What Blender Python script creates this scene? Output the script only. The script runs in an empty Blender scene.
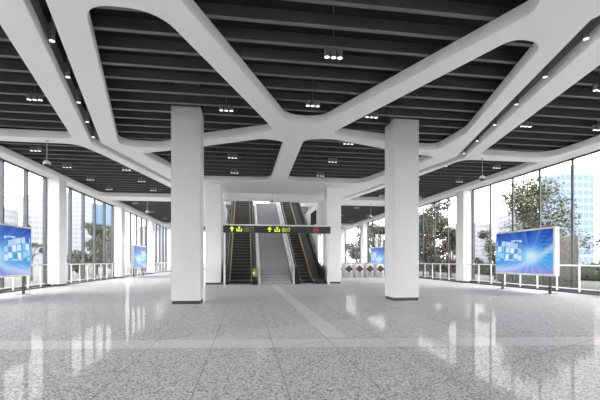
import bpy, bmesh, math, random
from mathutils import Vector, Matrix
random.seed(7)
SC = bpy.context.scene
COL = SC.collection
R = math.radians

# ------------------------------------------------------------------ materials
def mat(name, color, rough=0.5, metal=0.0, spec=0.5, emit=None, estr=0.0, bump=None, var=None):
    m = bpy.data.materials.new(name); m.use_nodes = True
    nt = m.node_tree; b = nt.nodes['Principled BSDF']
    b.inputs['Base Color'].default_value = (*color, 1)
    b.inputs['Roughness'].default_value = rough
    b.inputs['Metallic'].default_value = metal
    b.inputs['Specular IOR Level'].default_value = spec
    if emit:
        b.inputs['Emission Color'].default_value = (*emit, 1)
        b.inputs['Emission Strength'].default_value = estr
    if var:                                    # slight procedural colour variation
        tc = nt.nodes.new('ShaderNodeTexCoord'); n = nt.nodes.new('ShaderNodeTexNoise')
        n.inputs['Scale'].default_value = var[0]
        r = nt.nodes.new('ShaderNodeValToRGB')
        a, c = var[1], var[2]
        r.color_ramp.elements[0].position = 0.35; r.color_ramp.elements[1].position = 0.65
        r.color_ramp.elements[0].color = (*a, 1); r.color_ramp.elements[1].color = (*c, 1)
        nt.links.new(tc.outputs['Object'], n.inputs['Vector'])
        nt.links.new(n.outputs['Fac'], r.inputs['Fac'])
        nt.links.new(r.outputs['Color'], b.inputs['Base Color'])
    if bump:
        tc = nt.nodes.new('ShaderNodeTexCoord'); n = nt.nodes.new('ShaderNodeTexNoise')
        n.inputs['Scale'].default_value = bump[0]
        bp = nt.nodes.new('ShaderNodeBump'); bp.inputs['Strength'].default_value = bump[1]
        nt.links.new(tc.outputs['Object'], n.inputs['Vector'])
        nt.links.new(n.outputs['Fac'], bp.inputs['Height'])
        nt.links.new(bp.outputs['Normal'], b.inputs['Normal'])
    return m

M = {}
M['white'] = mat('white_paint', (.82, .82, .83), .55, var=(.6, (.80, .80, .81), (.84, .84, .85)))
M['web'] = mat('white_ceiling_paint', (.78, .78, .79), .6, var=(.4, (.925, .92, .92), (.94, .935, .935)))
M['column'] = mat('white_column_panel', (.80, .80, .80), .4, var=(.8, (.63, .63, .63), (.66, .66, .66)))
M['column_lit'] = mat('white_column_panel_lit', (.86, .86, .86), .4, var=(.8, (.85, .85, .85), (.88, .88, .88)))  # same white panel made paler: stronger light put into its colour
M['slot'] = mat('shaded_slot_lining', (.3, .3, .3), .6, var=(1, (.28, .28, .28), (.32, .32, .32)))  # white slot walls greyed: the recess shade is put into the colour
M['slat'] = mat('dark_grey_baffle', (.048, .048, .05), .6, var=(3, (.066, .066, .068), (.075, .075, .077)))
M['slatlit'] = mat('lit_baffle_underside', (.22, .22, .225), .5, var=(3, (.145, .145, .148), (.16, .16, .163)))  # paler slat undersides: light from the floor put into the colour
M['plenum'] = mat('black_plenum', (.012, .012, .013), .9, var=(2, (.011, .011, .012), (.014, .014, .015)))
M['black'] = mat('black_plastic', (.015, .015, .016), .4, var=(8, (.013, .013, .014), (.018, .018, .019)))
M['rubber'] = mat('black_rubber', (.012, .012, .012), .45, var=(8, (.01, .01, .01), (.015, .015, .015)))
M['plinth'] = mat('dark_plinth', (.04, .04, .045), .4, var=(5, (.035, .035, .04), (.048, .048, .053)))
M['lampbody'] = mat('grey_lamp_body', (.20, .20, .205), .4, var=(9, (.19, .19, .195), (.21, .21, .215)))
M['mullion'] = mat('grey_mullion_metal', (.10, .11, .12), .4, .3, var=(2, (.05, .056, .063), (.068, .075, .082)))
M['rail'] = mat('white_rail_metal', (.80, .81, .82), .35, var=(3, (.78, .79, .80), (.82, .83, .84)))
M['steel'] = mat('brushed_steel', (.55, .56, .58), .3, .8, var=(9, (.50, .51, .53), (.60, .61, .63)))
M['railgrey'] = mat('grey_painted_rail', (.62, .62, .64), .35, .1, var=(4, (.60, .60, .62), (.64, .64, .66)))
M['step'] = mat('dark_escalator_step', (.055, .053, .055), .45, .2, var=(4, (.05, .048, .05), (.062, .06, .062)))
M['nosing'] = mat('grey_step_nosing', (.30, .29, .28), .5, var=(4, (.22, .215, .21), (.26, .255, .25)))
M['stone'] = mat('grey_stair_stone', (.46, .46, .47), .6, var=(30, (.27, .27, .28), (.37, .37, .38)))
M['stonenose'] = mat('pale_stair_nosing', (.62, .62, .63), .6, var=(30, (.40, .40, .41), (.47, .47, .48)))
M['yellow'] = mat('yellow_brush', (.50, .46, .08), .6, var=(6, (.23, .21, .03), (.29, .27, .05)))
M['panelblack'] = mat('dark_balustrade_panel', (.015, .015, .017), .5, spec=.25, var=(3, (.012, .012, .013), (.018, .018, .019)))
M['skirt'] = mat('grey_skirt_panel', (.03, .03, .03), .6, 0.0, .25, var=(3, (.022, .022, .022), (.03, .03, .03)))
M['sign'] = mat('dark_green_sign', (.022, .035, .030), .4, var=(3, (.02, .032, .027), (.025, .038, .033)))
M['signlime'] = mat('lit_lime_symbol', (.5, .6, .02), .5, emit=(.62, .80, .04), estr=.9)
M['signdim'] = mat('dim_lit_text', (.2, .25, .1), .5, emit=(.20, .26, .10), estr=.6)
M['signred'] = mat('lit_red_symbol', (.3, .03, .03), .5, emit=(.34, .045, .04), estr=.7)
M['lamp'] = mat('lit_lamp_face', (1, 1, 1), .5, emit=(1, .98, .94), estr=1.1)
M['gate'] = mat('white_gate_cabinet', (.72, .72, .73), .35, var=(3, (.70, .70, .71), (.75, .75, .76)))
M['gategrey'] = mat('grey_gate_steel', (.32, .32, .33), .35, .5, var=(3, (.30, .30, .31), (.34, .34, .35)))
M['diamond'] = mat('dark_brown_display', (.035, .018, .008), .35, var=(9, (.02, .01, .006), (.09, .05, .015)))
M['frame'] = mat('white_screen_frame', (.80, .80, .81), .35, var=(3, (.78, .78, .79), (.82, .82, .83)))
M['bark'] = mat('bark', (.10, .075, .05), .9, bump=(20, .5), var=(12, (.07, .05, .035), (.14, .11, .08)))
M['leaf'] = mat('mid_green_leaf', (.10, .13, .045), .6, var=(1.3, (.02, .027, .012), (.058, .07, .028)))
M['leafd'] = mat('dark_green_leaf', (.05, .07, .035), .6, var=(1.1, (.011, .018, .010), (.036, .052, .026)))
M['leafo'] = mat('olive_leaf', (.12, .12, .06), .6, var=(1.3, (.025, .028, .013), (.062, .062, .032)))
M['paving'] = mat('pale_outdoor_paving', (.05, .055, .042), .9, var=(.7, (.045, .049, .038), (.065, .065, .055)))
M['fence'] = mat('weathered_timber', (.20, .19, .16), .8, var=(5, (.12, .118, .10), (.20, .195, .17)))
M['upper'] = mat('grey_upper_wall', (.50, .50, .51), .6, var=(1, (.48, .48, .49), (.52, .52, .53)))

def glass_mat(name, tint, gl):
    m = bpy.data.materials.new(name); m.use_nodes = True
    nt = m.node_tree; nt.nodes.clear()
    out = nt.nodes.new('ShaderNodeOutputMaterial'); mix = nt.nodes.new('ShaderNodeMixShader')
    t = nt.nodes.new('ShaderNodeBsdfTransparent'); g = nt.nodes.new('ShaderNodeBsdfGlossy')
    t.inputs['Color'].default_value = (*tint, 1); g.inputs['Roughness'].default_value = .02
    lw = nt.nodes.new('ShaderNodeLayerWeight'); p5 = nt.nodes.new('ShaderNodeMath'); p5.operation = 'POWER'; p5.inputs[1].default_value = 5
    ma = nt.nodes.new('ShaderNodeMath'); ma.operation = 'MULTIPLY_ADD'; ma.inputs[1].default_value = gl; ma.inputs[2].default_value = .015
    nt.links.new(lw.outputs['Facing'], p5.inputs[0]); nt.links.new(p5.outputs[0], ma.inputs[0])
    nt.links.new(ma.outputs[0], mix.inputs[0]); nt.links.new(t.outputs[0], mix.inputs[1]); nt.links.new(g.outputs[0], mix.inputs[2])
    nt.links.new(mix.outputs[0], out.inputs['Surface'])
    return m
M['glass'] = glass_mat('clear_window_glass', (.975, .975, .975), .30)
M['railglass'] = glass_mat('pale_rail_glass', (.90, .915, .91), .30)

def N(nt, kind, **kw):
    n = nt.nodes.new(kind)
    for k, v in kw.items(): setattr(n, k, v)
    return n
def math_node(nt, op, a, b=None):
    n = N(nt, 'ShaderNodeMath', operation=op)
    for i, v in enumerate((a, b)):
        if v is None: continue
        if isinstance(v, (int, float)): n.inputs[i].default_value = v
        else: nt.links.new(v, n.inputs[i])
    return n.outputs[0]
def band(nt, v, a, b):           # 1 where a < v < b
    return math_node(nt, 'MULTIPLY', math_node(nt, 'GREATER_THAN', v, a), math_node(nt, 'LESS_THAN', v, b))
def mixc(nt, f, a, b, blend='MIX'):
    n = N(nt, 'ShaderNodeMix', data_type='RGBA', blend_type=blend)
    if isinstance(f, (int, float)): n.inputs[0].default_value = f
    else: nt.links.new(f, n.inputs[0])
    for i, v in ((6, a), (7, b)):
        if isinstance(v, tuple): n.inputs[i].default_value = (*v, 1)
        else: nt.links.new(v, n.inputs[i])
    return n.outputs[2]

def floor_mat():
    m = bpy.data.materials.new('polished_terrazzo'); m.use_nodes = True
    nt = m.node_tree; b = nt.nodes['Principled BSDF']
    tc = N(nt, 'ShaderNodeTexCoord'); sep = N(nt, 'ShaderNodeSeparateXYZ')
    nt.links.new(tc.outputs['Object'], sep.inputs[0]); X, Y = sep.outputs[0], sep.outputs[1]
    v = N(nt, 'ShaderNodeTexVoronoi'); v.inputs['Scale'].default_value = 72
    nt.links.new(tc.outputs['Object'], v.inputs['Vector'])
    sc = N(nt, 'ShaderNodeSeparateColor'); nt.links.new(v.outputs['Color'], sc.inputs[0])
    r = N(nt, 'ShaderNodeValToRGB'); r.color_ramp.interpolation = 'CONSTANT'
    e = r.color_ramp.elements
    e[0].position = 0; e[0].color = (.05, .05, .052, 1)
    e[1].position = .14; e[1].color = (.25, .25, .252, 1)
    for p, c in ((.30, .50), (.58, .62), (.83, .80)):
        x = e.new(p); x.color = (c, c, c * 1.01, 1)
    nt.links.new(sc.outputs[0], r.inputs['Fac'])
    v2 = N(nt, 'ShaderNodeTexVoronoi'); v2.inputs['Scale'].default_value = 110
    nt.links.new(tc.outputs['Object'], v2.inputs['Vector'])
    sc2 = N(nt, 'ShaderNodeSeparateColor'); nt.links.new(v2.outputs['Color'], sc2.inputs[0])
    r2 = N(nt, 'ShaderNodeValToRGB'); r2.color_ramp.interpolation = 'CONSTANT'
    r2.color_ramp.elements[0].color = (.20, .20, .205, 1)
    r2.color_ramp.elements[1].position = .22; r2.color_ramp.elements[1].color = (.58, .58, .585, 1)
    nt.links.new(sc2.outputs[1], r2.inputs['Fac'])
    base = mixc(nt, .25, r.outputs['Color'], r2.outputs['Color'])
    # paler strips and field: patches of light painted into the floor colour
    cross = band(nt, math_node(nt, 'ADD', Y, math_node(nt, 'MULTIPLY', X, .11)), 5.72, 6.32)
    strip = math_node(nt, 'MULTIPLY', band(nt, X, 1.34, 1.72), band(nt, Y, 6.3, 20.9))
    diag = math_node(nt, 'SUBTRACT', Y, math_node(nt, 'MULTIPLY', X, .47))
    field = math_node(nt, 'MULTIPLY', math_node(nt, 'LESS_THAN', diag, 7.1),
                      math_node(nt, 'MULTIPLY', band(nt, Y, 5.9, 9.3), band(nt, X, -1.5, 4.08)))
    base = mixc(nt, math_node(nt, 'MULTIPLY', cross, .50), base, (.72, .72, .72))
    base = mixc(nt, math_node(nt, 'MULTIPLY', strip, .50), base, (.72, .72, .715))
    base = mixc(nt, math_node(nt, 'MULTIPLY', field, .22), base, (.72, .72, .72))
    # tile joints
    fx = math_node(nt, 'FRACT', math_node(nt, 'DIVIDE', math_node(nt, 'ADD', X, 100 * .93 + .52), .93))
    fy = math_node(nt, 'FRACT', math_node(nt, 'DIVIDE', math_node(nt, 'ADD', diag, 200.0), 2.6))
    j = math_node(nt, 'MAXIMUM', math_node(nt, 'LESS_THAN', fx, .012), math_node(nt, 'LESS_THAN', fy, .006))
    base = mixc(nt, math_node(nt, 'MULTIPLY', j, .55), base, (.10, .10, .10))
    nt.nodes.remove(b); out = nt.nodes['Material Output']
    df = N(nt, 'ShaderNodeBsdfDiffuse'); gs = N(nt, 'ShaderNodeBsdfGlossy'); mx = N(nt, 'ShaderNodeMixShader')
    gs.inputs['Roughness'].default_value = .055
    lw = N(nt, 'ShaderNodeLayerWeight')
    fac = math_node(nt, 'ADD', math_node(nt, 'MULTIPLY', math_node(nt, 'POWER', lw.outputs['Facing'], 5.0), .08), .018)
    nt.links.new(base, df.inputs['Color'])
    nt.links.new(fac, mx.inputs[0]); nt.links.new(df.outputs[0], mx.inputs[1]); nt.links.new(gs.outputs[0], mx.inputs[2])
    nt.links.new(mx.outputs[0], out.inputs['Surface'])
    return m
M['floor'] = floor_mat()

def screen_mat():
    """what the advertising screens show: blue light tunnel, cubes at left, light streaks (screen surface, lit)"""
    m = bpy.data.materials.new('lit_blue_screen'); m.use_nodes = True
    nt = m.node_tree; b = nt.nodes['Principled BSDF']
    uv = N(nt, 'ShaderNodeUVMap'); sep = N(nt, 'ShaderNodeSeparateXYZ'); nt.links.new(uv.outputs[0], sep.inputs[0])
    U, V = sep.outputs[0], sep.outputs[1]
    r = N(nt, 'ShaderNodeValToRGB'); e = r.color_ramp.elements
    e[0].position = 0; e[0].color = (.28, .30, .78, 1); e[1].position = 1; e[1].color = (.005, .04, .36, 1)
    for p, c in ((.2, (.06, .36, .85)), (.45, (.06, .45, .88)), (.7, (.02, .17, .68))):
        x = e.new(p); x.color = (*c, 1)
    nt.links.new(V, r.inputs['Fac'])
    col = r.outputs['Color']
    # perspective streaks fanning from the vanishing glow at (.66,.40)
    dx = math_node(nt, 'SUBTRACT', U, .66); dy = math_node(nt, 'SUBTRACT', V, .40)
    ang = math_node(nt, 'ARCTAN2', dy, dx)
    cmb = N(nt, 'ShaderNodeCombineXYZ'); nt.links.new(math_node(nt, 'MULTIPLY', ang, 4.0), cmb.inputs[0])
    nz = N(nt, 'ShaderNodeTexNoise'); nz.inputs['Scale'].default_value = 1.6; nz.inputs['Detail'].default_value = 4
    nt.links.new(cmb.outputs[0], nz.inputs['Vector'])
    st = N(nt, 'ShaderNodeValToRGB'); st.color_ramp.elements[0].position = .45; st.color_ramp.elements[1].position = .68
    nt.links.new(nz.outputs['Fac'], st.inputs['Fac'])
    col = mixc(nt, math_node(nt, 'MULTIPLY', st.outputs['Color'], .28), col, (.35, .70, 1.0))
    low = math_node(nt, 'MULTIPLY', math_node(nt, 'LESS_THAN', V, .22), .35)
    col = mixc(nt, math_node(nt, 'MULTIPLY', low, st.outputs['Color']), col, (.75, .55, .85))
    # vertical towers of light at the right
    wv = math_node(nt, 'FRACT', math_node(nt, 'MULTIPLY', V, 11.0))
    tw = math_node(nt, 'MULTIPLY', band(nt, U, .83, .97), math_node(nt, 'MULTIPLY', math_node(nt, 'GREATER_THAN', V, .35), math_node(nt, 'GREATER_THAN', wv, .6)))
    col = mixc(nt, math_node(nt, 'MULTIPLY', tw, .6), col, (.01, .05, .40))
    # glow
    d2 = math_node(nt, 'ADD', math_node(nt, 'MULTIPLY', math_node(nt, 'MULTIPLY', dx, dx), 1.6), math_node(nt, 'MULTIPLY', dy, dy))
    gl = math_node(nt, 'EXPONENT', math_node(nt, 'MULTIPLY', d2, -38.0))
    col = mixc(nt, math_node(nt, 'MULTIPLY', gl, .9), col, (.72, .95, 1.0))
    sw = math_node(nt, 'SUBTRACT', V, math_node(nt, 'ADD', .05, math_node(nt, 'MULTIPLY', math_node(nt, 'MULTIPLY', U, U), .55)))
    swf = math_node(nt, 'EXPONENT', math_node(nt, 'MULTIPLY', math_node(nt, 'MULTIPLY', sw, sw), -160.0))
    col = mixc(nt, math_node(nt, 'MULTIPLY', swf, .6), col, (.62, .80, 1.0))
    # cubes
    map_ = N(nt, 'ShaderNodeMapping'); map_.inputs['Scale'].default_value = (12, 7, 1); map_.inputs['Rotation'].default_value = (0, 0, .12)
    nt.links.new(uv.outputs[0], map_.inputs['Vector'])
    vo = N(nt, 'ShaderNodeTexVoronoi', distance='CHEBYCHEV'); vo.inputs['Scale'].default_value = 1; vo.inputs['Randomness'].default_value = .45
    nt.links.new(map_.outputs[0], vo.inputs['Vector'])
    vs = N(nt, 'ShaderNodeSeparateColor'); nt.links.new(vo.outputs['Color'], vs.inputs[0])
    cube = math_node(nt, 'MULTIPLY', math_node(nt, 'LESS_THAN', vo.outputs['Distance'], .46), math_node(nt, 'GREATER_THAN', vs.outputs[2], .10))
    msk = math_node(nt, 'MULTIPLY', band(nt, U, .02, .50), band(nt, V, .30, .80))
    ccol = mixc(nt, vs.outputs[0], (.22, .60, .92), (.92, .98, 1.0))
    ccol = mixc(nt, math_node(nt, 'MULTIPLY', math_node(nt, 'LESS_THAN', vs.outputs[1], .22), .8), ccol, (.03, .16, .50))
    col = mixc(nt, math_node(nt, 'MULTIPLY', math_node(nt, 'MULTIPLY', msk, cube), .9), col, ccol)
    b.inputs['Base Color'].default_value = (.01, .01, .01, 1); b.inputs['Roughness'].default_value = .4; b.inputs['Specular IOR Level'].default_value = .1
    nt.links.new(col, b.inputs['Emission Color']); b.inputs['Emission Strength'].default_value = .66
    return m
M['screen'] = screen_mat()

def facade_mat(name, wall, win, sx, sz, thin=.5):
    m = bpy.data.materials.new(name); m.use_nodes = True
    nt = m.node_tree; b = nt.nodes['Principled BSDF']
    tc = N(nt, 'ShaderNodeTexCoord'); sep = N(nt, 'ShaderNodeSeparateXYZ'); nt.links.new(tc.outputs['Object'], sep.inputs[0])
    h = math_node(nt, 'ADD', sep.outputs[0], sep.outputs[1])
    fh = math_node(nt, 'FRACT', math_node(nt, 'DIVIDE', math_node(nt, 'ADD', h, 500.0), sx))
    fz = math_node(nt, 'FRACT', math_node(nt, 'DIVIDE', sep.outputs[2], sz))
    f = math_node(nt, 'MULTIPLY', math_node(nt, 'GREATER_THAN', fz, thin), math_node(nt, 'GREATER_THAN', fh, .2))
    nt.links.new(mixc(nt, f, wall, win), b.inputs['Base Color'])
    b.inputs['Roughness'].default_value = .8; b.inputs['Specular IOR Level'].default_value = .2
    return m
M['fac_blue'] = facade_mat('blue_tower_facade', (0.17, 0.21, 0.265), (0.115, 0.155, 0.215), 3.0, 3.4, .35)  # facade colours pale and close together: distance haze put into them
M['fac_pale'] = facade_mat('pale_tower_facade', (0.24, 0.25, 0.265), (0.17, 0.195, 0.22), 3.6, 3.2, .5)
M['fac_grey'] = facade_mat('grey_tower_facade', (0.2, 0.21, 0.22), (0.14, 0.16, 0.18), 4.0, 3.4, .45)
M['fac_glass'] = facade_mat('sky_blue_glass_facade', (0.13, 0.2, 0.275), (0.1, 0.165, 0.25), 5.0, 4.0, .15)
M['roof'] = mat('grey_flat_roof', (.2, .2, .21), .8, var=(.2, (.19, .19, .2), (.21, .21, .22)))

# ------------------------------------------------------------------ mesh helpers
class MB:
    def __init__(s): s.bm = bmesh.new()
    def box(s, x0, y0, z0, x1, y1, z1, bev=0.0):
        g = bmesh.ops.create_cube(s.bm, size=1)['verts']
        bmesh.ops.transform(s.bm, verts=g, matrix=Matrix.Translation(((x0+x1)/2, (y0+y1)/2, (z0+z1)/2)) @ Matrix.Diagonal((abs(x1-x0), abs(y1-y0), abs(z1-z0), 1)))
        if bev:
            es = list({e for v in g for e in v.link_edges})
            bmesh.ops.bevel(s.bm, geom=es, offset=bev, segments=2, affect='EDGES')
        return s
    def cone(s, p0, p1, r0, r1=None, seg=14, cap=True):
        r1 = r0 if r1 is None else r1
        p0, p1 = Vector(p0), Vector(p1); d = p1 - p0
        q = Vector((0, 0, 1)).rotation_difference(d.normalized()).to_matrix().to_4x4()
        bmesh.ops.create_cone(s.bm, cap_ends=cap, segments=seg, radius1=r0, radius2=r1, depth=d.length,
                              matrix=Matrix.Translation((p0 + p1) / 2) @ q)
        return s
    def tube(s, pts, r, seg=10):
        for a, b in zip(pts, pts[1:]): s.cone(a, b, r, r, seg)
        for p in pts[1:-1]: bmesh.ops.create_icosphere(s.bm, subdivisions=1, radius=r, matrix=Matrix.Translation(p))
        return s
    def ball(s, c, rx, ry=None, rz=None, seg=18):
        ry = rx if ry is None else ry; rz = rx if rz is None else rz
        bmesh.ops.create_uvsphere(s.bm, u_segments=seg, v_segments=10, radius=1, matrix=Matrix.Translation(c) @ Matrix.Diagonal((rx, ry, rz, 1)))
        return s
    def prism(s, pts, axis, a, b):
        """polygon in the plane normal to axis, extruded from a to b"""
        def P(p, t):
            return {'x': (t, p[0], p[1]), 'y': (p[0], t, p[1]), 'z': (p[0], p[1], t)}[axis]
        lo = [s.bm.verts.new(P(p, a)) for p in pts]; hi = [s.bm.verts.new(P(p, b)) for p in pts]
        s.bm.faces.new(lo); s.bm.faces.new(hi[::-1])
        n = len(pts)
        for i in range(n): s.bm.faces.new((lo[i], hi[i], hi[(i+1) % n], lo[(i+1) % n]))
        return s
    def build(s, name, m, parent=None, smooth=False):
        bmesh.ops.recalc_face_normals(s.bm, faces=s.bm.faces)
        me = bpy.data.meshes.new(name); s.bm.to_mesh(me); s.bm.free()
        me.materials.append(M[m] if isinstance(m, str) else m)
        if smooth:
            for p in me.polygons: p.use_smooth = True
            try: me.set_sharp_from_angle(angle=R(35))
            except Exception: pass
        o = bpy.data.objects.new(name, me); COL.objects.link(o)
        if parent is not None:
            o.parent = parent
            o.location = -Vector(parent.location) if parent.get('_abs') else (0, 0, 0)
        return o

def tag(o, label=None, cat=None, group=None, kind=None):
    if label: o['label'] = label
    if cat: o['category'] = cat
    if group: o['group'] = group
    if kind: o['kind'] = kind
    return o
def thing(name, label, cat, loc=(0, 0, 0), rz=0, group=None):
    o = bpy.data.objects.new(name, None); COL.objects.link(o); o.location = loc; o.rotation_euler = (0, 0, rz)
    o.empty_display_size = .2
    return tag(o, label, cat, group)
def structure(o): o['kind'] = 'structure'; return o
def sempty(name, loc=(0, 0, 0)):
    o = bpy.data.objects.new(name, None); COL.objects.link(o); o.location = loc; o['kind'] = 'structure'; return o
def copy_tree(o, parent=None):
    c = o.copy(); COL.objects.link(c)
    if parent is not None: c.parent = parent
    for ch in list(o.children): copy_tree(ch, c)
    return c

def fillet(poly, seg=7):
    """round each corner (x, y, r) of a polygon"""
    out = []; n = len(poly)
    for i in range(n):
        x, y, r = poly[i]; p = Vector((x, y)); a = Vector(poly[i-1][:2]); b = Vector(poly[(i+1) % n][:2])
        u = (a - p).normalized(); w = (b - p).normalized()
        t = math.acos(max(-1, min(1, u.dot(w)))) / 2
        if r <= 0 or t > R(89): out.append((x, y)); continue
        L = min(r / math.tan(t), .48 * (a - p).length, .48 * (b - p).length)
        s0 = p + u * L; s1 = p + w * L
        for k in range(seg + 1):
            q = k / seg
            z = s0 * (1 - q) ** 2 + p * 2 * q * (1 - q) + s1 * q * q
            out.append((z.x, z.y))
    return out

# ------------------------------------------------------------------ the setting
K = 1.033                               # the ceiling's own scale (plan dimensions of its pattern)
ZW, ZT = 5.68, 5.95                     # underside and top of the white ceiling web
XL, XR = -10.35, 13.75                  # glazing lines
Y0, Y1 = -8.5, 57.0
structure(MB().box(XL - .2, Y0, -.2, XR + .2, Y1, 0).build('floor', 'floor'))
structure(MB().box(-420, -160, -.5, 420, 560, -.22).build('outdoor_ground', 'paving'))

OUT = [(XL - .15, Y0), (XR + .15, Y0), (XR + .15, Y1), (XL - .15, Y1)]
def mir(p): return [(x, 11.6 - y, r) for x, y, r in p]
cB = [(-2.64, 6.62, .55), (-1.5, 6.62, .95), (.95, 12.18, .5), (-1.45, 13.43, 2), (-3.1, 14.62, .9), (-4.62, 14.62, .9)]
cC = [(4.85, 5.75, .35), (2.3, 11.4, .8), (1.25, 11.4, .8), (-1.3, 5.75, .35), (1.25, .2, .8), (2.3, .2, .8)]
cD = [(5.05, 6.48, .35), (5.74, 6.56, .5), (7.22, 11.5, 1.2), (7.22, 13.45, 1.1), (6.2, 13.4, .8), (4.84, 12.62, 1.5), (2.75, 12.25, .4)]
HOLES = [
    [(-9.35, 13.98, .6), (-5.93, 13.98, .5), (-3.93, 5.6, .1), (-5.93, -2.9, .5), (-9.35, -2.9, .6)],
    cB, mir(cB), cC, cD, mir(cD),
    [(.55, 13.02, .5), (1.36, 13.2, .45), (1.30, 19.98, .7), (-2.7, 20.15, .7), (-4.05, 15.45, .2), (-2.75, 14.85, .8)],
    [(2.0, 12.85, .5), (3.0, 12.72, .8), (5.15, 13.54, 2), (7.62, 14.35, .25), (6.25, 19.68, .7), (2.12, 19.68, .6)],
    [(-9.38, 14.58, .4), (-6.05, 14.56, .6), (-5.65, 15.9, 1.2), (-3.55, 25.85, .4), (-9.35, 25.95, .5)],
    [(-9.35, 27.6, .4), (-3.4, 27.6, .4), (-5.0, 45, .8), (-9.35, 45, .8)],
    [(-9.35, 46, .4), (-5.2, 46, .4), (-3.8, 55.5, .5), (-9.35, 55.5, .5)],
    [(9.2, 13.82, .45), (12.4, 13.88, .9), (12.5, -2.8, .6), (9.2, -2.8, .45), (7.2, 5.6, .1)],
    [(8.95, 14.5, .5), (12.55, 14.45, .35), (12.55, 25.15, .4), (6.95, 25.15, .3), (8.6, 17.2, 1.5)],
    [(7.0, 27.6, .4), (12.55, 27.6, .4), (12.55, 43.2, .6), (9.0, 43.2, .6)],
    [(9.2, 45, .4), (12.55, 45, .4), (12.55, 55.5, .5), (7.6, 55.5, .5)],
    [(-3.37, 5.8, 0), (-5.5, 14.4, .4), (-3.05, 25.1, 0), (-2.82, 25.1, 0), (-5.14, 14.3, .3), (-3.02, 5.8, 0), (-5.14, -2.7, 0), (-5.5, -2.8, 0)],
    [(6.0, 5.8, 0), (8.46, 14.2, .3), (6.25, 25.1, 0), (6.45, 25.1, 0), (8.86, 14.3, .4), (6.50, 5.8, 0), (8.82, -2.7, 0), (8.46, -2.7, 0)],
]
HOLES = [[(x * K, y * K, r * K) for x, y, r in h] for h in HOLES] + [[(-2.4, 24.5, 0), (5.75, 24.5, 0), (5.75, 48, 0), (-2.4, 48, 0)]]
SLOTS = [fillet(h) for h in HOLES[-3:-1]]
cu = bpy.data.curves.new('ceiling', 'CURVE'); cu.dimensions = '2D'; cu.fill_mode = 'BOTH'
cu.extrude = (ZT - ZW) / 2 - .012; cu.bevel_depth = .012; cu.bevel_resolution = 1; cu.offset = -.012
for poly in [OUT] + [fillet(h) for h in HOLES]:
    sp = cu.splines.new('POLY'); sp.points.add(len(poly) - 1); sp.use_cyclic_u = True
    for pt, (x, y) in zip(sp.points, poly): pt.co = (x, y, 0, 1)
tmp = bpy.data.objects.new('ceiling_curve', cu); COL.objects.link(tmp)
bpy.context.view_layer.update()
me = bpy.data.meshes.new_from_object(tmp.evaluated_get(bpy.context.evaluated_depsgraph_get()))
bpy.data.objects.remove(tmp); me.name = 'ceiling'
me.materials.clear(); me.materials.append(M['web'])
ceil = bpy.data.objects.new('ceiling', me); COL.objects.link(ceil); ceil.location = (0, 0, (ZW + ZT) / 2); structure(ceil)

def cuts(y):                            # x ranges a lamp slot takes up at depth y
    out = []
    for poly in SLOTS:
        for yy in (y - .06, y, y + .06):
            xs = []
            for (ax, ay), (bx, by) in zip(poly, poly[1:] + poly[:1]):
                if (ay - yy) * (by - yy) < 0: xs.append(ax + (bx - ax) * (yy - ay) / (by - ay))
            xs.sort()
            out += [(a - .05, b + .05) for a, b in zip(xs[::2], xs[1::2])]
    return out
for poly in SLOTS:
    bm = bmesh.new(); lo = [bm.verts.new((x, y, ZT - .01)) for x, y in poly]; hi = [bm.verts.new((x, y, ZT + .36)) for x, y in poly]
    n = len(poly)
    for k in range(n): bm.faces.new((lo[k], lo[(k + 1) % n], hi[(k + 1) % n], hi[k]))
    bmesh.ops.recalc_face_normals(bm, faces=bm.faces)
    bmesh.ops.solidify(bm, geom=bm.faces, thickness=-.03)
    me = bpy.data.meshes.new('ceiling_slot'); bm.to_mesh(me); bm.free(); me.materials.append(M['slot'])
    o = bpy.data.objects.new('ceiling_slot', me); COL.objects.link(o); structure(o)
    cv = MB()
    # cover plate over the slot, as a strip of quads between its two long sides
    ys_ = sorted({round(y, 3) for _, y in poly})
    for ya, yb in zip(ys_, ys_[1:]):
        def rng(yy):
            xs = sorted(ax + (bx - ax) * (yy - ay) / (by - ay) for (ax, ay), (bx, by) in zip(poly, poly[1:] + poly[:1]) if (ay - yy) * (by - yy) < 0)
            return (xs[0], xs[-1]) if len(xs) > 1 else None
        r0, r1 = rng(ya + 1e-3), rng(yb - 1e-3)
        if r0 and r1 and yb - ya > 5e-3: cv.prism([(r0[0], ya), (r0[1], ya), (r1[1], yb), (r1[0], yb)], 'z', ZT + .36, ZT + .39)
    cv.build('slot_cover', 'plenum', o)
mb = MB(); lit_undersides = MB(); y = K * (9.08 - 17 * .67)
PIL = [(-2.27, -1.35), (4.81, 5.73)]
while y < Y1 - .4:
    if y > 24.4: runs = [(XL, -2.7), (6.05, XR)]
    elif 11.7 < y < 12.75: runs = [(XL, PIL[0][0]), (PIL[0][1], PIL[1][0]), (PIL[1][1], XR)]
    else: runs = [(XL, XR)]
    for c0, c1 in cuts(y):
        nr = []
        for a, b in runs:
            if c1 <= a or c0 >= b: nr.append((a, b)); continue
            if c0 > a: nr.append((a, c0))
            if c1 < b: nr.append((c1, b))
        runs = nr
    for a, b in runs:
        mb.box(a, y - .05, ZT + .014, b, y + .05, ZT + .24)
        lit_undersides.box(a, y - .052, ZT + .008, b, y + .052, ZT + .02)
    y += K * .67
sl = structure(mb.build('ceiling_slats', 'slat'))
lit_undersides.build('slat_lit_underside', 'slatlit', sl)
structure(MB().box(XL - .15, Y0, 6.9, XR + .15, 24.4, 7.0).box(XL - .15, 24.4, 6.9, -2.6, Y1, 7.0).box(5.95, 24.4, 6.9, XR + .15, Y1, 7.0).build('ceiling_void', 'plenum'))
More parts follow.
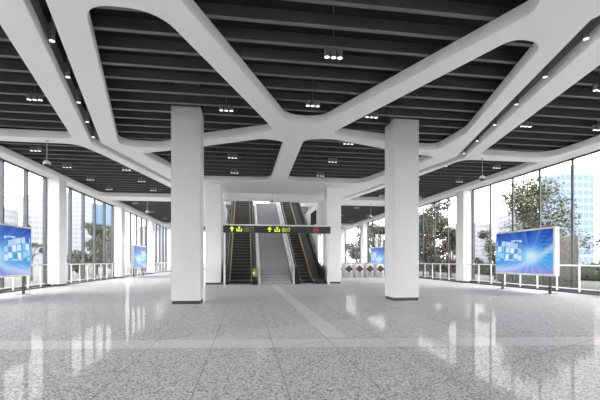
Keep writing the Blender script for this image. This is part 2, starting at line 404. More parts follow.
# upper edges over the glazing, and the wall over the two ends
structure(MB().box(XL - .25, Y0, ZT + .002, XL - .02, Y1, 7.1).build('wall_left', 'white'))
structure(MB().box(XR + .02, Y0, ZT + .002, XR + .25, Y1, 7.1).build('wall_right', 'white'))
structure(MB().box(XL - .25, Y1, ZW, XR + .25, Y1 + .2, 7.1).box(-2.6, Y1, 0, 5.95, Y1 + .2, ZW).build('wall_far', 'white'))
for nm, xa, xb in (('window_31', XL, -2.6), ('window_32', 5.95, XR)):  # end glazing added to bring light into the far hall
    wf = sempty(nm, ((xa + xb) / 2, Y1 + .1, 0)); wf['_abs'] = 1
    f = MB(); f.box(xa, Y1, .002, xb, Y1 + .2, .14).box(xa, Y1 + .02, ZW - .05, xb, Y1 + .18, ZW - .004)
    f.build('window_frame', 'mullion', wf)  # frame, mullions and pane belong to the added end glazing
    for k in range(1, 5):
        xm = xa + (xb - xa) * k / 5
        MB().box(xm - .045, Y1 + .02, .14, xm + .045, Y1 + .18, ZW - .05, .008).build('mullion', 'mullion', wf)
    MB().box(xa, Y1 + .09, .14, xb, Y1 + .11, ZW - .05).build('pane', 'glass', wf)
structure(MB().box(XL, Y0 - .2, ZT + .002, XR, Y0, 7.1).build('wall_near', 'white'))

# fascia beam over the escalators and the shaft the escalators rise through
structure(MB().box(-2.4, 24.25, 5.19, 5.75, 24.5, ZW - .004).build('trim_1', 'web'))
structure(MB().box(-2.6, 24.5, ZT + .01, -2.4, 48, 11).build('wall_shaft_left', 'upper'))
structure(MB().box(5.75, 24.5, ZT + .01, 5.95, 48, 11).build('wall_shaft_right', 'upper'))
structure(MB().box(-2.6, 24.51, 7.0, 5.95, 24.7, 11).build('wall_shaft_near', 'upper'))
structure(MB().box(-2.6, 24.5, 11, 5.95, 25.0, 11.2).box(-2.6, 47.7, 11, 5.95, 48.2, 11.2).box(-2.6, 25, 11, .2, 47.7, 11.2).box(3.2, 25, 11, 5.95, 47.7, 11.2).build('ceiling_shaft', 'upper'))
sk = sempty('window_30', (1.7, 36, 11.1)); sk['_abs'] = 1  # unseen skylight added to light the upper steps
fr = MB()
for k in range(1, 10): fr.box(.2, 25 + 2.27 * k - .04, 11.02, 3.2, 25 + 2.27 * k + .04, 11.16)
fr.build('window_frame', 'mullion', sk); MB().box(.2, 25, 11.09, 3.2, 47.7, 11.11).build('pane', 'glass', sk)  # frame and pane of the added skylight
structure(MB().box(-2.4, 48, 0, 5.75, 48.2, 6.9).box(-2.4, 48, 10.4, 5.75, 48.2, 11).box(-2.4, 48, 6.9, .5, 48.2, 10.4).box(2.9, 48, 6.9, 5.75, 48.2, 10.4).build('wall_shaft_far', 'upper'))
structure(MB().box(-2.39, 34.6, 6.0, 5.74, 47.99, 6.45).build('floor_upper', 'stone'))
structure(MB().box(-1.52, 22.62, 0, -1.42, 36, 5.18).build('wall_escalator_left', 'white'))
def holed_wall():
    m = MB(); x0, x1 = 4.72, 4.82
    m.box(x0, 22.62, 0, x1, 22.9, 5.18); m.box(x0, 22.9, 0, x1, 24.6, .45); m.box(x0, 22.9, 3.0, x1, 24.6, 5.18)
    m.box(x0, 24.6, 0, x1, 36, 5.18); m.box(x0, 23.68, .45, x1, 23.78, 3.0)
    return m.build('wall_escalator_right', 'white')
structure(holed_wall())
t = tag(MB().box(4.655, 25.0, 3.85, 4.7195, 26.9, 4.8, .02).build('display_panel', 'black'),
        'black switched-off display panel high on the white wall right of the escalators', 'display')

# ---- glazing
def window(idx, side, ya, yb, n=4):
    """full-height glazing of one bay: frame, mullion fins, glass"""
    x = XL if side < 0 else XR; s = 1 if side < 0 else -1
    w = sempty('window_%d' % idx, (x, (ya + yb) / 2, 0)); w['_abs'] = 1
    f = MB(); f.box(x - .1, ya, .002, x + s * .16, yb, .14); f.box(x - .08, ya, ZW - .05, x + .08, yb, ZW - .004)
    f.box(x - .08, ya, .14, x + .08, ya + .07, ZW - .05); f.box(x - .08, yb - .07, .14, x + .08, yb, ZW - .05)
    f.build('window_frame', 'mullion', w)
    step = (yb - ya) / (n + 1)
    for k in range(1, n + 1):
        y = ya + step * k
        MB().box(x - .05, y - .045, .14, x + s * .13, y + .045, ZW - .05, .008).build('mullion', 'mullion', w)
    g = MB(); g.box(x - .012, ya + .07, .14, x + .012, yb - .07, ZW - .05); g.build('pane', 'glass', w)
    return w
BAYS = [(-8.4, 1.35), (2.2, 11.4), (12.25, 21.2), (22.1, 31.15), (32.05, 41.05), (41.95, 50.9)]
i = 1
for side in (-1, 1):
    for a, b in BAYS:
        window(i, side, a, b); i += 1
structure(MB().box(XL - .25, Y0 - .2, 0, XR + .25, Y0 - .002, ZT).build('unseen_wall_end', 'white'))  # unseen end wall, closed to hold light off the column fronts
# upper landing window
i += 1
w = sempty('window_%d' % i, (1.7, 48.1, 6.9)); w['_abs'] = 1
MB().box(.5, 48.05, 6.9, 2.9, 48.15, 7.0).box(.5, 48.05, 10.3, 2.9, 48.15, 10.4).build('window_frame', 'mullion', w)
MB().box(.5, 48.09, 7.0, 2.9, 48.11, 10.3).build('pane', 'glass', w)

# ------------------------------------------------------------------ columns
def column(x0, y0, wx, wy, ztop, label, neck, group=None, seams=True):
    t = thing('square_column', label, 'column', (x0 + wx / 2, y0 + wy / 2, 0), 0, group)
    a, b = wx / 2, wy / 2
    MB().box(-a, -b, .10, a, b, ztop, .02).build('shaft', 'column' if neck else 'column_lit', t)
    MB().box(-a + .025, -b + .025, .001, a - .025, b - .025, .10).build('plinth', 'plinth', t)
    if neck: MB().box(-a + .1, -b + .1, ztop, a - .1, b - .1, 6.895).build('neck', 'lampbody', t)
    return t
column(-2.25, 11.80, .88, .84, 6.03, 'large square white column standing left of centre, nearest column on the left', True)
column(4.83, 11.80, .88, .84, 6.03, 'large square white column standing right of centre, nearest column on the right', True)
column(-2.28, 21.65, .88, .86, ZW - .003, 'square white column at the left end of the green sign, beside the left escalator', False)
column(4.70, 21.65, .88, .86, ZW - .003, 'square white column at the right end of the green sign, beside the right escalator', False)
wl = {1.35: 'out of sight', 11.4: 'off frame'}
for side, x0 in ((-1, XL + .02), (1, XR - .62)):
    nm = 'left' if side < 0 else 'right'
    for j, y0 in enumerate((1.38, 11.42, 21.22, 31.18, 41.08, 50.93)):
        lab = {0: 'white column between windows behind the camera on the %s glass wall' % nm,
               1: 'white column just outside the frame on the %s glass wall' % nm,
               2: 'square white column between tall windows, nearest one in view on the %s glass wall' % nm,
               3: 'square white column, second in view along the %s glass wall' % nm,
               4: 'square white column, third in view along the %s glass wall' % nm,
               5: 'square white column, farthest along the %s glass wall' % nm}[j]
        column(x0, y0, .66 if side < 0 else .60, .85, ZW - .003, lab, False)

# ------------------------------------------------------------------ guard rails in front of the glass
def guard_rail(side, ya, yb, label):
    x = -9.97 if side < 0 else 13.36
    t = thing('guard_rail', label, 'railing', (x, (ya + yb) / 2, 0), 0, None); L = (yb - ya) / 2
    MB().box(-.035, -L, 1.11, .035, L, 1.17, .01).build('top_rail', 'rail', t)
    MB().box(-.02, -L, .16, .02, L, .20).build('bottom_rail', 'rail', t)
    MB().box(-.05, -L, .001, .05, L, .06).build('base_strip', 'plinth', t)
    MB().box(-.008, -L, .2, .008, L, 1.11).build('glass_panel', 'railglass', t)
    n = 8
    for k in range(n + 1):
        y = -L + .04 + (2 * L - .08) * k / n
        MB().box(-.03, y - .026, .06, .03, y + .026, 1.11, .005).build('post', 'rail', t)
for side in (-1, 1):
    nm = 'left' if side < 0 else 'right'
    for j, (a, b) in enumerate(BAYS[1:]):
        guard_rail(side, a + .02, b - .02, ['white guard rail outside the frame along the %s glass wall' % nm,
            'white guard rail behind the nearest blue screen, below the %s windows' % nm,
            'white guard rail with thin posts, second bay in view along the %s windows' % nm,
            'white guard rail behind the distant blue screen by the %s windows' % nm,
            'white guard rail in the farthest bay along the %s windows' % nm][j])

# ------------------------------------------------------------------ lights on the ceiling
def trio(label, group):
    t = thing('triple_spotlight', label, 'ceiling light', (0, 0, 0), 0, group)
    MB().box(-.2, -.025, .15, .2, .025, .17).build('mounting_bar', 'lampbody', t)
    for k in (-1, 0, 1):
        h = MB().cone((k * .145, 0, 0), (k * .145, 0, .15), .06, .06, 16).build('lamp_housing', 'lampbody', t, True)
        MB().cone((k * .145, 0, -.004), (k * .145, 0, .004), .055, .055, 16).build('lamp_face', 'lamp', h)
    return t
proto = None
COLN = {-8.3: 'outer left bay beside the left windows', -5.7: 'left slatted bay beside the lamp slot', -.57: 'centre-left coffer beside the left column',
        1.87: 'centre coffer between the Y beams', 3.8: 'centre-right coffer beside the right column', 9.05: 'right slatted bay beside the lamp slot', 11.7: 'outer right bay beside the right windows'}
spots = {1.87: [7.94, 10.5], 3.8: [11.07, 13.71, 16.29, 19.04], -.57: [11.18, 16.26, 19.0], -5.7: [11.18, 19.13, 21.77, 24.42],
         -8.3: [11.1, 16.34, 19.01, 21.7, 24.47, 30.0, 35.2, 40.5], 9.05: [8.5, 11.1, 16.3, 19.1, 24.26, 30.0, 35.2], 11.7: [8.4, 11.06, 16.23, 19.36, 24.3, 30.0, 35.2, 40.6]}
ORD = ['nearest', 'second nearest', 'third nearest', 'fourth nearest', 'fifth nearest', 'sixth nearest', 'seventh nearest', 'eighth nearest']
for x, ys in spots.items():
    for k, y in enumerate(ys):
        yy = y * .982
        lab = 'triple spotlight, %s in the %s' % (ORD[k], COLN[x])
        if proto is None: o = proto = trio(lab, 'triple spotlights between the ceiling slats')
        else: o = copy_tree(proto); o['label'] = lab
        yy *= K; xk = x * K * .985
        o.location = (xk, yy, 5.783)
        ra = MB().cone((0, 0, .18), (0, 0, 1.115), .012, .012, 8).build('suspension_rod', 'lampbody', o)

def slot_lamp(label):
    t = thing('cylinder_downlight', label, 'ceiling light', (0, 0, 0), 0, 'cylinder downlights in the zigzag ceiling slots')
    MB().cone((0, 0, 0), (0, 0, .34), .056, .056, 20).build('lamp_housing', 'lampbody', t, True)
    MB().cone((0, 0, -.006), (0, 0, .004), .049, .049, 20).build('lamp_face', 'lamp', t)
    MB().cone((0, 0, .34), (0, 0, .545), .015, .015, 8).build('suspension_rod', 'lampbody', t)
    return t
p2 = None
TLs = [(-3.76, 7.96), (-4.13, 9.47), (-4.5, 10.94), (-4.86, 12.43), (-5.25, 13.9), (-5.02, 15.3), (-4.70, 16.7), (-4.37, 18.15), (-4.02, 19.65), (-3.68, 21.15)]
TRs = [(6.53, 6.41), (6.93, 7.87), (7.36, 9.36), (7.79, 10.86), (8.20, 12.39), (8.62, 13.9), (8.44, 14.98), (8.10, 16.5), (7.74, 18.0), (7.39, 19.5), (7.04, 21.0)]
for nm, L in (('left', TLs), ('right', TRs)):
    for k, (x, y) in enumerate(L):
        n_ = ['nearest', 'second', 'third', 'fourth', 'fifth', 'sixth', 'seventh', 'eighth', 'ninth', 'tenth', 'farthest'][k]
        lab = 'grey cylinder downlight in the %s ceiling slot, %s along it' % (nm, n_ + (' from the front' if k else ' to the camera'))
        if p2 is None: o = p2 = slot_lamp(lab)
        else: o = copy_tree(p2); o['label'] = lab
        o.location = (x * K, y * K, 5.763)

# domes on rods
def dome(x, y, z, ztop, r, label, cat='loudspeaker'):
    if cat != 'camera': x, y, z = x * K, y * K, 1.3 + K * (z - 1.3)
    t = thing('pendant_dome', label, cat, (x, y, z), 0, None)
    b = MB(); n = 20
    bmesh.ops.create_uvsphere(b.bm, u_segments=24, v_segments=12, radius=r)
    bmesh.ops.delete(b.bm, geom=[v for v in b.bm.verts if v.co.z < -.35 * r], context='VERTS')
    b.build('dome_shell', 'white', t, True)
    MB().ball((0, 0, -.28 * r), r * .86, r * .86, r * .62).build('dark_lens', 'black', t, True)
    MB().cone((0, 0, r * .95), (0, 0, ztop - z - .03), .011, .011, 10).build('rod', 'steel', t, True)
    MB().cone((0, 0, ztop - z - .03), (0, 0, ztop - z - .001), .05, .05, 16).build('ceiling_plate', 'steel', t, True)
    return t
dome(-6.91, 14.28, 4.73, ZW, .125, 'white dome with dark underside hanging on a rod at left, nearer of two')
dome(9.62, 14.2, 4.73, ZW, .125, 'white dome with dark underside hanging on a rod at right, above the near screen')
dome(-6.65, 26.8, 4.66, ZW, .125, 'white dome on a rod far left, above the distant windows')
dome(9.1, 26.6, 4.60, ZW, .125, 'white dome on a rod seen between the right columns, above the far gates')
dome(1.66, 24.1, 5.20, ZW, .11, 'small dark security camera dome above the stairs', 'camera')

# ------------------------------------------------------------------ advertising screens
def ad_screen(x, ya, yb, face, label):
    """free-standing lit screen parallel to the glass wall; face = +1 looks to +x"""
    t = thing('advertising_screen', label, 'screen', (x, (ya + yb) / 2, 0), 0, None); L = (yb - ya) / 2
    fx = face * .13
    MB().box(-.12, -L, .72, .12, L, 2.68, .02).build('cabinet', 'frame', t)
    bm = bmesh.new(); l = L - .07; z0, z1 = .80, 2.60
    # the picture reads left to right for someone facing it
    ys = (-l, l) if face > 0 else (l, -l)
    vs = [bm.verts.new((fx, ys[0], z0)), bm.verts.new((fx, ys[1], z0)), bm.verts.new((fx, ys[1], z1)), bm.verts.new((fx, ys[0], z1))]
    f = bm.faces.new(vs); uv = bm.loops.layers.uv.new('UVMap')
    for lp, c in zip(f.loops, ((0, 0), (1, 0), (1, 1), (0, 1))): lp[uv].uv = c if face < 0 else (1 - c[0], c[1])
    ex = bmesh.ops.extrude_face_region(bm, geom=[f])
    bmesh.ops.translate(bm, verts=[v for v in ex['geom'] if isinstance(v, bmesh.types.BMVert)], vec=(-face * .008, 0, 0))
    me = bpy.data.meshes.new('display'); bm.to_mesh(me); bm.free(); me.materials.append(M['screen'])
    d = bpy.data.objects.new('display', me); COL.objects.link(d); d.parent = t
    for s in (-1, 1):
        MB().box(-.035, s * (L - .35) - .035, .02, .035, s * (L - .35) + .035, .72).box(-.28, s * (L - .35) - .06, .001, .28, s * (L - .35) + .06, .02).build('leg', 'mullion', t)
    return t
ad_screen(12.02, 13.05, 16.55, -1, 'large white-framed blue screen on legs by the nearest right windows')
ad_screen(-8.72, 13.05, 16.60, 1, 'large white-framed blue screen cut by the left edge of the photo')
ad_screen(-9.2, 32.3, 36.1, 1, 'distant small-looking blue screen between white columns along the left windows')
ad_screen(12.5, 32.3, 36.2, -1, 'distant blue screen seen behind the ticket gates on the right')

# ------------------------------------------------------------------ escalators and stairs
YB = 21.6; TAN = math.tan(R(30)); YT = 34.5
def slope_z(y): return 0 if y < YB + .7 else (y - YB - .7) * TAN
def escalator(x0, x1, label, wide=.33):
    """x0..x1 outer width; treads between the balustrades"""
    t = thing('escalator', label, 'escalator', ((x0 + x1) / 2, YB, 0)); t['_abs'] = 1
    i0, i1 = x0 + .33, x1 - wide
    s = MB(); nz = MB(); y = YB + .7; z = .0; s.box(i0, YB - .15, .002, i1, YB + .7, .012)
    ystep = .36; rise = ystep * TAN
    while z < 7.4:
        z += rise
        s.prism([(y, z - rise - .02), (y, z), (y + ystep, z), (y + ystep, z - .02)], 'x', i0, i1)
        nz.box(i0, y - .006, z - .035, i1, y + .05, z + .006)
        y += ystep
    ye, ze = y, z
    s.build('steps', 'step', t); nz.build('step_edges', 'nosing', t)
    MB().box(i0 - .05, YB - .45, .001, i1 + .05, YB - .14, .015).build('comb_plate', 'steel', t)
    for k, (a, b, inner) in enumerate(((x0, i0, i0), (i1, x1, i1))):
        mid = a + .165 if k == 0 else b - .165
        # inclined balustrade with level newel at the bottom
        top = .95
        pr = [(YB - .35, .06), (YB + .55, .06), (ye, ze - .0), (ye, ze + top), (YB + 1.0, top + .02), (YB - .10, top), (YB - .33, top - .16), (YB - .42, top - .45), (YB - .40, .3)]
        bl = MB().prism(pr, 'x', mid - .035, mid + .035).build('balustrade', 'panelblack', t)
        hp = [(mid, YB - .30, .28), (mid, YB - .47, .50), (mid, YB - .42, top - .18), (mid, YB - .20, top + .03), (mid, YB + .10, top + .07), (mid, YB + 1.0, top + .08), (mid, ye, ze + top + .06)]
        MB().tube(hp, .045).build('handrail', 'rubber', bl)
        # deck / skirt and yellow safety brush
        dk = [(YB - .3, .001), (YB + .7, .001), (ye, ze - .25), (ye, ze + .22), (YB + .75, .26), (YB - .3, .22)]
        MB().prism(dk, 'x', a + .01, b - .005).build('skirt', 'skirt', t)
        bx = inner + (.012 if k == 0 else -.012)
        yb_ = [(YB - .28, .14), (YB + .72, .14), (ye, ze + .08), (ye, ze + .25), (YB + .76, .285), (YB - .28, .245)]
        MB().prism(yb_, 'x', bx - .035, bx + .035).build('yellow_safety_strip', 'yellow', t)
    # under-truss
    MB().prism([(YB + .8, 0.001), (YB + 2.6, 0.001), (ye, ze - 1.2), (ye, ze - .3)], 'x', x0 + .04, x1 - .04).build('truss', 'white', t)
    return t
escalator(-1.28, .66, 'dark escalator left of the grey stairs, with yellow safety strips')
escalator(2.80, 4.64, 'dark escalator right of the grey stairs, beside the white wall', .72)

st = thing('staircase', 'grey stone staircase between the two escalators, with grey metal handrails', 'stairs', (1.73, YB - .3, 0)); st['_abs'] = 1
s = MB(); nz = MB(); y = YB - .35; z = 0; rise, run = .155, .286
while z < 6.30:
    z += rise
    s.prism([(y, max(0.001, z - rise - .25)), (y, z), (y + run, z), (y + run, max(.001, z - .25))], 'x', .86, 2.60)
    nz.box(.86, y - .008, z - .03, 2.60, y + .05, z + .004)
    y += run
SE, SZ = y, z
s.build('steps', 'stone', st); nz.build('step_edges', 'stonenose', st)
for xa in (.76, 2.70):
    MB().prism([(YB - .45, .001), (YB - .1, .001), (SE, SZ - .35), (SE, SZ + .1), (YB - .45, .12)], 'x', xa - .06, xa + .06).build('stringer', 'railgrey', st)
    rl = MB(); yb_ = YB - .4
    rl.tube([(xa, yb_, 1.02), (xa, SE, SZ + 1.02)], .032); rl.tube([(xa, yb_, .68), (xa, SE, SZ + .66)], .018); rl.tube([(xa, yb_, .40), (xa, SE, SZ + .38)], .018)
    hr = rl.build('handrail', 'railgrey', st)
    n = 11
    for k in range(n):
        q = k / (n - 1); yy = yb_ + (SE - yb_) * q; zz = SZ * q
        MB().cone((xa, yy, max(.002, zz)), (xa, yy, zz + 1.04), .028 if k else .04, None, 10).build('post', 'railgrey', hr)
structure(MB().box(.70, SE, 6.0, 2.76, 34.6, SZ).build('floor_landing', 'stone') if SE < 34.5 else MB().box(.7, 34.6, SZ - .3, 2.76, 35, SZ - .1).build('floor_landing', 'stone'))

# yellow notice on a post at the foot of the left escalator
t = thing('notice_stand', 'small yellow safety notice on a dark post at the right foot of the left escalator', 'sign', (.52, YB - .62, 0))
MB().cone((0, 0, .001), (0, 0, .02), .11, .11, 18).build('base', 'black', t)
MB().cone((0, 0, .02), (0, 0, .95), .022, .022, 10).build('post', 'black', t)
MB().box(-.15, -.03, .45, .12, -.022, .92, .003).build('notice_board', 'yellow', t)
MB().box(-.15, -.034, .60, -.03, -.0305, .72).build('notice_text', 'white', t)

# ------------------------------------------------------------------ overhead sign gantry
YG = 20.25
t = thing('overhead_sign', 'long dark green overhead sign with lime arrows and exit symbols', 'sign', (1.69, YG, 0)); t['_abs'] = 1
MB().box(-1.2, YG, 2.85, 4.62, YG + .22, 3.22, .006).build('sign_box', 'sign', t)
MB().box(-1.2, YG, 3.222, 4.62, YG + .22, 3.29).build('top_strip', 'rail', t)
for x in (-1.14, 4.58):
    MB().box(x - .05, YG + .24, .001, x + .05, YG + .34, 3.29, .006).build('post', 'rail', t)
def sym(polys, name, m, x, z, sc=1.0):
    b = MB()
    for p in polys: b.prism([(x + q[0] * sc, z + q[1] * sc) for q in p], 'y', YG - .006, YG - .0005)
    return b.build(name, m, t)
ARROW = [[(-.035, -.13), (.035, -.13), (.035, .0), (-.035, .0)], [(-.13, 0), (.13, 0), (0, .14)]]
EXITI = [[(-.15, -.12), (.15, -.12), (.15, -.07), (-.15, -.07)], [(-.15, -.07), (-.10, -.07), (-.10, .03), (-.15, .03)], [(.10, -.07), (.15, -.07), (.15, .03), (.10, .03)],
         [(-.025, -.03), (.025, -.03), (.025, .06), (-.025, .06)], [(-.08, .06), (.08, .06), (0, .14)]]
def chu(x0, sc):   # the two characters for exit, as strokes
    def q(a, b, c, d): return [(a, b), (c, b), (c, d), (a, d)]
    out = [q(-.012, -.12, .012, .13), q(-.10, .01, -.08, .09), q(.08, .01, .10, .09), q(-.10, .01, .10, .03), q(-.12, -.12, -.10, -.02), q(.10, -.12, .12, -.02), q(-.12, -.12, .12, -.10)]
    kou = [q(.18, -.10, .20, .09), q(.36, -.10, .38, .09), q(.18, .07, .38, .09), q(.18, -.10, .38, -.08)]
    return out + kou
zc = 3.035
for x, m in ((-.74, 'signlime'), (1.26, 'signlime')):
    o = sym(ARROW, 'arrow_symbol', m, x, zc); o['label'] = 'lime up arrow'
for x in (-.36, 1.67): o = sym(EXITI, 'exit_symbol', 'signlime', x, zc); o['label'] = 'lime exit symbol'
o = sym(chu(0, 1), 'exit_text', 'signdim', .02, zc, 1.0); o['label'] = 'dim exit lettering'
o = sym(chu(0, 1), 'exit_text', 'signlime', 2.03, zc, .85); o['label'] = 'lime exit lettering'
ring = MB(); n = 28
for k in range(n):
    a, b = 2 * math.pi * k / n, 2 * math.pi * (k + 1) / n
    ring.prism([(3.8 + r_ * math.cos(w_), zc + r_ * math.sin(w_)) for r_, w_ in ((.11, a), (.15, a), (.15, b), (.11, b))], 'y', YG - .006, YG - .0005)
ring.prism([(3.70, zc - .025), (3.90, zc - .025), (3.90, zc + .025), (3.70, zc + .025)], 'y', YG - .006, YG - .0005)
o = ring.build('no_entry_symbol', 'signred', t); o['label'] = 'red no entry symbol'

# ------------------------------------------------------------------ ticket gates
def gate(label):
    t = thing('ticket_gate', label, 'ticket gate', (0, 0, 0), 0, 'row of ticket gates by the right windows')
    MB().box(-.29, -.6, .02, .29, .6, 1.10, .04).build('cabinet', 'gate', t)
    MB().box(-.27, -.57, .001, .27, .57, .02).build('plinth', 'plinth', t)
    MB().box(-.22, -.612, .04, .22, -.60, .42).build('front_panel', 'gategrey', t)
    MB().box(-.25, -.5, 1.10, .25, .5, 1.14, .01).build('top_plate', 'gategrey', t)
    MB().prism([(-.34, .69), (0, 1.0), (.34, .69), (0, .38)], 'y', -.640, -.613).build('diamond_display', 'diamond', t)
    return t
g0 = None
for k, x in enumerate((7.42, 8.31, 9.20, 10.09, 10.98)):
    lab = 'white ticket gate with dark diamond plate, %s of the row' % ['leftmost', 'second from the left', 'middle one', 'second from the right', 'rightmost'][k]
    if g0 is None: o = g0 = gate(lab)
    else: o = copy_tree(g0); o['label'] = lab
    o.location = (x, 30.3, 0)

# ------------------------------------------------------------------ outdoors
def leaf_mesh(name, centres, n, size, m, seed=1):
    bm = bmesh.new(); rnd = random.Random(seed)
    for _ in range(n):
        c, r = rnd.choice(centres)
        d = Vector((rnd.gauss(0, 1), rnd.gauss(0, 1), rnd.gauss(0, 1))); d.normalize()
        p = Vector(c) + Vector((d.x * r[0], d.y * r[0], d.z * r[1])) * rnd.random() ** .4
        a = Vector((rnd.uniform(-1, 1), rnd.uniform(-1, 1), rnd.uniform(-.7, .7))).normalized()
        b = a.cross(Vector((rnd.uniform(-1, 1), rnd.uniform(-1, 1), rnd.uniform(-1, 1)))).normalized()
        s = size * rnd.uniform(.6, 1.3)
        bm.faces.new([bm.verts.new(p + a * s), bm.verts.new(p + b * s * .45), bm.verts.new(p - a * s), bm.verts.new(p - b * s * .45)])
    me = bpy.data.meshes.new(name); bm.to_mesh(me); bm.free(); me.materials.append(M[m]); return me
def tree(x, y, h, r, label, m='leaf', n=3500, leaf=.16, trunk_h=.35, group=None, seed=1, spread=1.0, blobs=16):
    t = thing('tree', label, 'tree', (x, y, -.22), 0, group); rnd = random.Random(seed)
    tr = MB(); th = h * trunk_h
    tr.cone((0, 0, 0), (0, 0, th), h * .022, h * .016, 10)
    cs = []
    for k in range(blobs):
        a = rnd.uniform(0, 2 * math.pi); q = rnd.random() ** .6
        zz = th + (h - th) * rnd.uniform(.02, .95)
        rr = r * q * spread * (1.05 - .55 * ((zz - th) / (h - th)) ** 2)
        c = (math.cos(a) * rr, math.sin(a) * rr, zz)
        cs.append((c, (r * rnd.uniform(.26, .42), r * rnd.uniform(.20, .32))))
        base = (0, 0, th * rnd.uniform(.6, 1.0))
        midp = (c[0] * .45, c[1] * .45, base[2] + (c[2] - base[2]) * .6)
        tr.cone(base, midp, h * .010, h * .006, 6); tr.cone(midp, c, h * .006, h * .002, 6)
    tr.build('trunk', 'bark', t)
    o = bpy.data.objects.new('foliage', leaf_mesh('foliage', cs, n, leaf, m, seed)); COL.objects.link(o); o.parent = t
    return t
def shrub(x, y, h, r, label, m='leafd', n=1800, leaf=.14, seed=1):
    t = thing('shrub', label, 'shrub', (x, y, -.22)); rnd = random.Random(seed)
    st_ = MB(); cs = []
    for k in range(12):
        a = rnd.uniform(0, 6.28); q = rnd.random() ** .5
        c = (math.cos(a) * r * q, math.sin(a) * r * q, h * rnd.uniform(.15, .88)); cs.append((c, (r * .35, h * .17)))
        st_.cone((c[0] * .2, c[1] * .2, 0), c, .03, .012, 6)
    st_.build('stems', 'bark', t)
    o = bpy.data.objects.new('foliage', leaf_mesh('foliage', cs, n, leaf, m, seed)); COL.objects.link(o); o.parent = t
    return t
# right side
tree(20.5, 24.2, 7.4, 3.1, 'broad airy green tree outside the right windows above the near screen', 'leaf', 8500, .105, .3, seed=3, blobs=30)
tree(20.4, 39.3, 8.3, 2.9, 'dense dark tree outside the right windows, just right of the right column', 'leafd', 9000, .15, .12, seed=5, blobs=32)
tree(18.9, 32.6, 5.6, 2.0, 'lower dark tree with olive leaves outside, left of the near right wall column', 'leafo', 3600, .15, .12, seed=8, blobs=18)
tree(26.5, 52.6, 9.8, 2.6, 'tall dark tree seen right behind the right column', 'leafd', 5000, .19, .15, seed=9, blobs=20)
tree(21.0, 29.2, 5.3, 1.6, 'slim olive tree outside, right of the near right wall column', 'leafo', 2400, .13, .2, seed=12, blobs=14)
shrub(21.0, 18.4, 3.4, 1.8, 'dark bushy shrub outside at the right edge of the photo', 'leafd', 2600, .12, 4)
tree(20.3, 55.6, 7.4, 2.6, 'dark tree outside the far right windows, left of the distant screen', 'leafd', 6500, .19, .08, seed=15, blobs=24)
tree(20.5, 66, 8.4, 3.4, 'dark tree farthest away outside the far right windows', 'leafd', 6500, .2, .08, seed=16, blobs=24)
tree(19.5, 48.6, 7.6, 2.4, 'loose green tree outside behind the distant right screen', 'leafo', 2600, .17, .15, seed=18, blobs=16)
hd = thing('hedge', 'long low dark hedge outside, running along below the right windows', 'hedge', (27.5, 48, -.22))
MB().box(-.5, -40, .02, .5, 40, 1.25, .1).build('inner_growth', 'leafd', hd)
o = bpy.data.objects.new('foliage', leaf_mesh('foliage', [((0, -40 + .8 * k, .75), (.75, .8)) for k in range(101)], 9000, .14, 'leafd', 77)); COL.objects.link(o); o.parent = hd
fe = thing('timber_fence', 'weathered grey-brown timber screen fence outside, behind the near right screen', 'fence', (17.6, 21.0, -.22))
f = MB()
for k in range(44): f.box(-.03, -3.3 + k * .15, .05, .03, -3.3 + k * .15 + .12, 2.9)
f.build('boards', 'fence', fe); MB().box(.03, -3.3, .5, .09, 3.3, .6).box(.03, -3.3, 2.4, .09, 3.3, 2.5).build('rails', 'fence', fe)
# left side
tree(-17.5, 47.5, 6.2, 2.2, 'green tree outside the left windows, in the second bay in view', 'leaf', 3600, .16, .2, seed=21, blobs=18)
tree(-18.0, 51.5, 5.6, 2.2, 'olive tree outside the left windows, right of the greener one', 'leafo', 3000, .16, .15, seed=22, blobs=18)
shrub(-17.0, 42.6, 2.9, 1.9, 'dark low shrub outside the left windows, at the foot of the green tree', 'leafd', 2400, .13, 23)
tree(-16.5, 31.8, 4.4, .9, 'slender young tree outside behind the left-edge screen', 'leaf', 900, .12, .45, seed=24, blobs=9)
shrub(-18.5, 72, 3.4, 2.2, 'dark shrub outside the far left windows by the distant screen', 'leafd', 1500, .2, 25)
shrub(-17.5, 26.5, 2.2, 1.3, 'low olive shrub outside behind the left-edge screen', 'leafo', 1300, .12, 26)

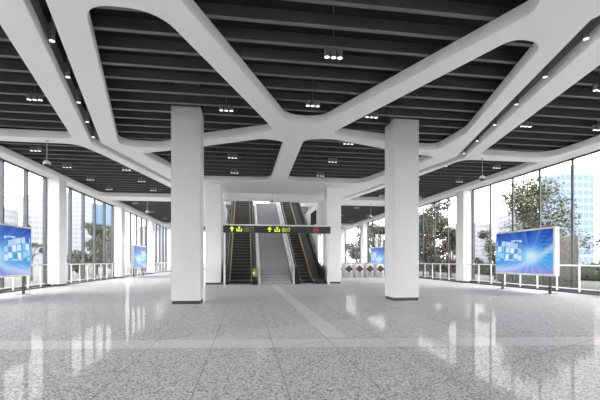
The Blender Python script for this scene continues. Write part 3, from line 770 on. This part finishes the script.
def building(x, y, wx, wy, h, m, label, crown=True):
    t = thing('tower_block', label, 'building', (x, y, -.22), 0, None)
    MB().box(-wx / 2, -wy / 2, 0, wx / 2, wy / 2, h).build('facade', m, t)
    MB().box(-wx / 2 + .5, -wy / 2 + .5, h, wx / 2 - .5, wy / 2 - .5, h + 1.2).build('roof_parapet', 'roof', t)
    if crown: MB().box(-wx / 4, -wy / 4, h + 1.2, wx / 4, wy / 4, h + 4.2).build('plant_room', 'roof', t)
    return t
building(150, 158, 16, 14, 42, 'fac_blue', 'pale blue tower outside the right windows, right of the airy tree')
building(152, 238, 22, 16, 26, 'fac_pale', 'hazy low tower outside the right windows beside the near right wall column', False)
building(170, 215, 18, 14, 30, 'fac_grey', 'hazy grey tower outside the right windows, left of the near screen')
building(-122, 250, 18, 14, 40, 'fac_pale', 'hazy stepped tower outside the left windows behind the left-edge screen')
building(-138, 232, 16, 12, 30, 'fac_grey', 'lower hazy block outside the left windows at the left edge of the photo', False)
building(-122, 296, 14, 12, 50, 'fac_pale', 'pale tower with banded windows in the second left bay')
building(-112, 322, 24, 14, 46, 'fac_glass', 'sky-blue glass tower in the second left bay, right of the banded tower')
building(-116, 500, 30, 30, 44, 'fac_grey', 'distant hazy tower outside the far left windows')

# ------------------------------------------------------------------ daylight
wd = bpy.data.worlds.new('overcast_sky'); SC.world = wd; wd.use_nodes = True
nt = wd.node_tree; bg = nt.nodes['Background']
tc = N(nt, 'ShaderNodeTexCoord'); sp = N(nt, 'ShaderNodeSeparateXYZ'); nt.links.new(tc.outputs['Generated'], sp.inputs[0])
rp = N(nt, 'ShaderNodeValToRGB'); e = rp.color_ramp.elements
e[0].position = .0; e[0].color = (.99, .965, .955, 1); e[1].position = .6; e[1].color = (.97, .965, .98, 1)
nt.links.new(sp.outputs[2], rp.inputs['Fac']); nt.links.new(rp.outputs['Color'], bg.inputs['Color'])
bg.inputs['Strength'].default_value = 6.5

# ------------------------------------------------------------------ camera
cam = bpy.data.cameras.new('camera'); co = bpy.data.objects.new('camera', cam); COL.objects.link(co)
co.location = (0, 0, 1.3); co.rotation_euler = (R(90), 0, -math.atan(54 / 375))
cam.sensor_width = 36; cam.lens = 22.5; cam.shift_y = 61.5 / 600; cam.clip_end = 2000; cam.clip_start = .05
SC.camera = co
SC.view_settings.view_transform = 'Standard'; SC.view_settings.look = 'None'
SC.view_settings.gamma = 1; SC.view_settings.use_curve_mapping = False
SC.view_settings.exposure = 0.5
SC.cycles.max_bounces = 10; SC.cycles.diffuse_bounces = 6; SC.cycles.transparent_max_bounces = 16
SC.cycles.use_denoising = True
for o in list(bpy.data.objects):
    if '_abs' in o: del o['_abs']
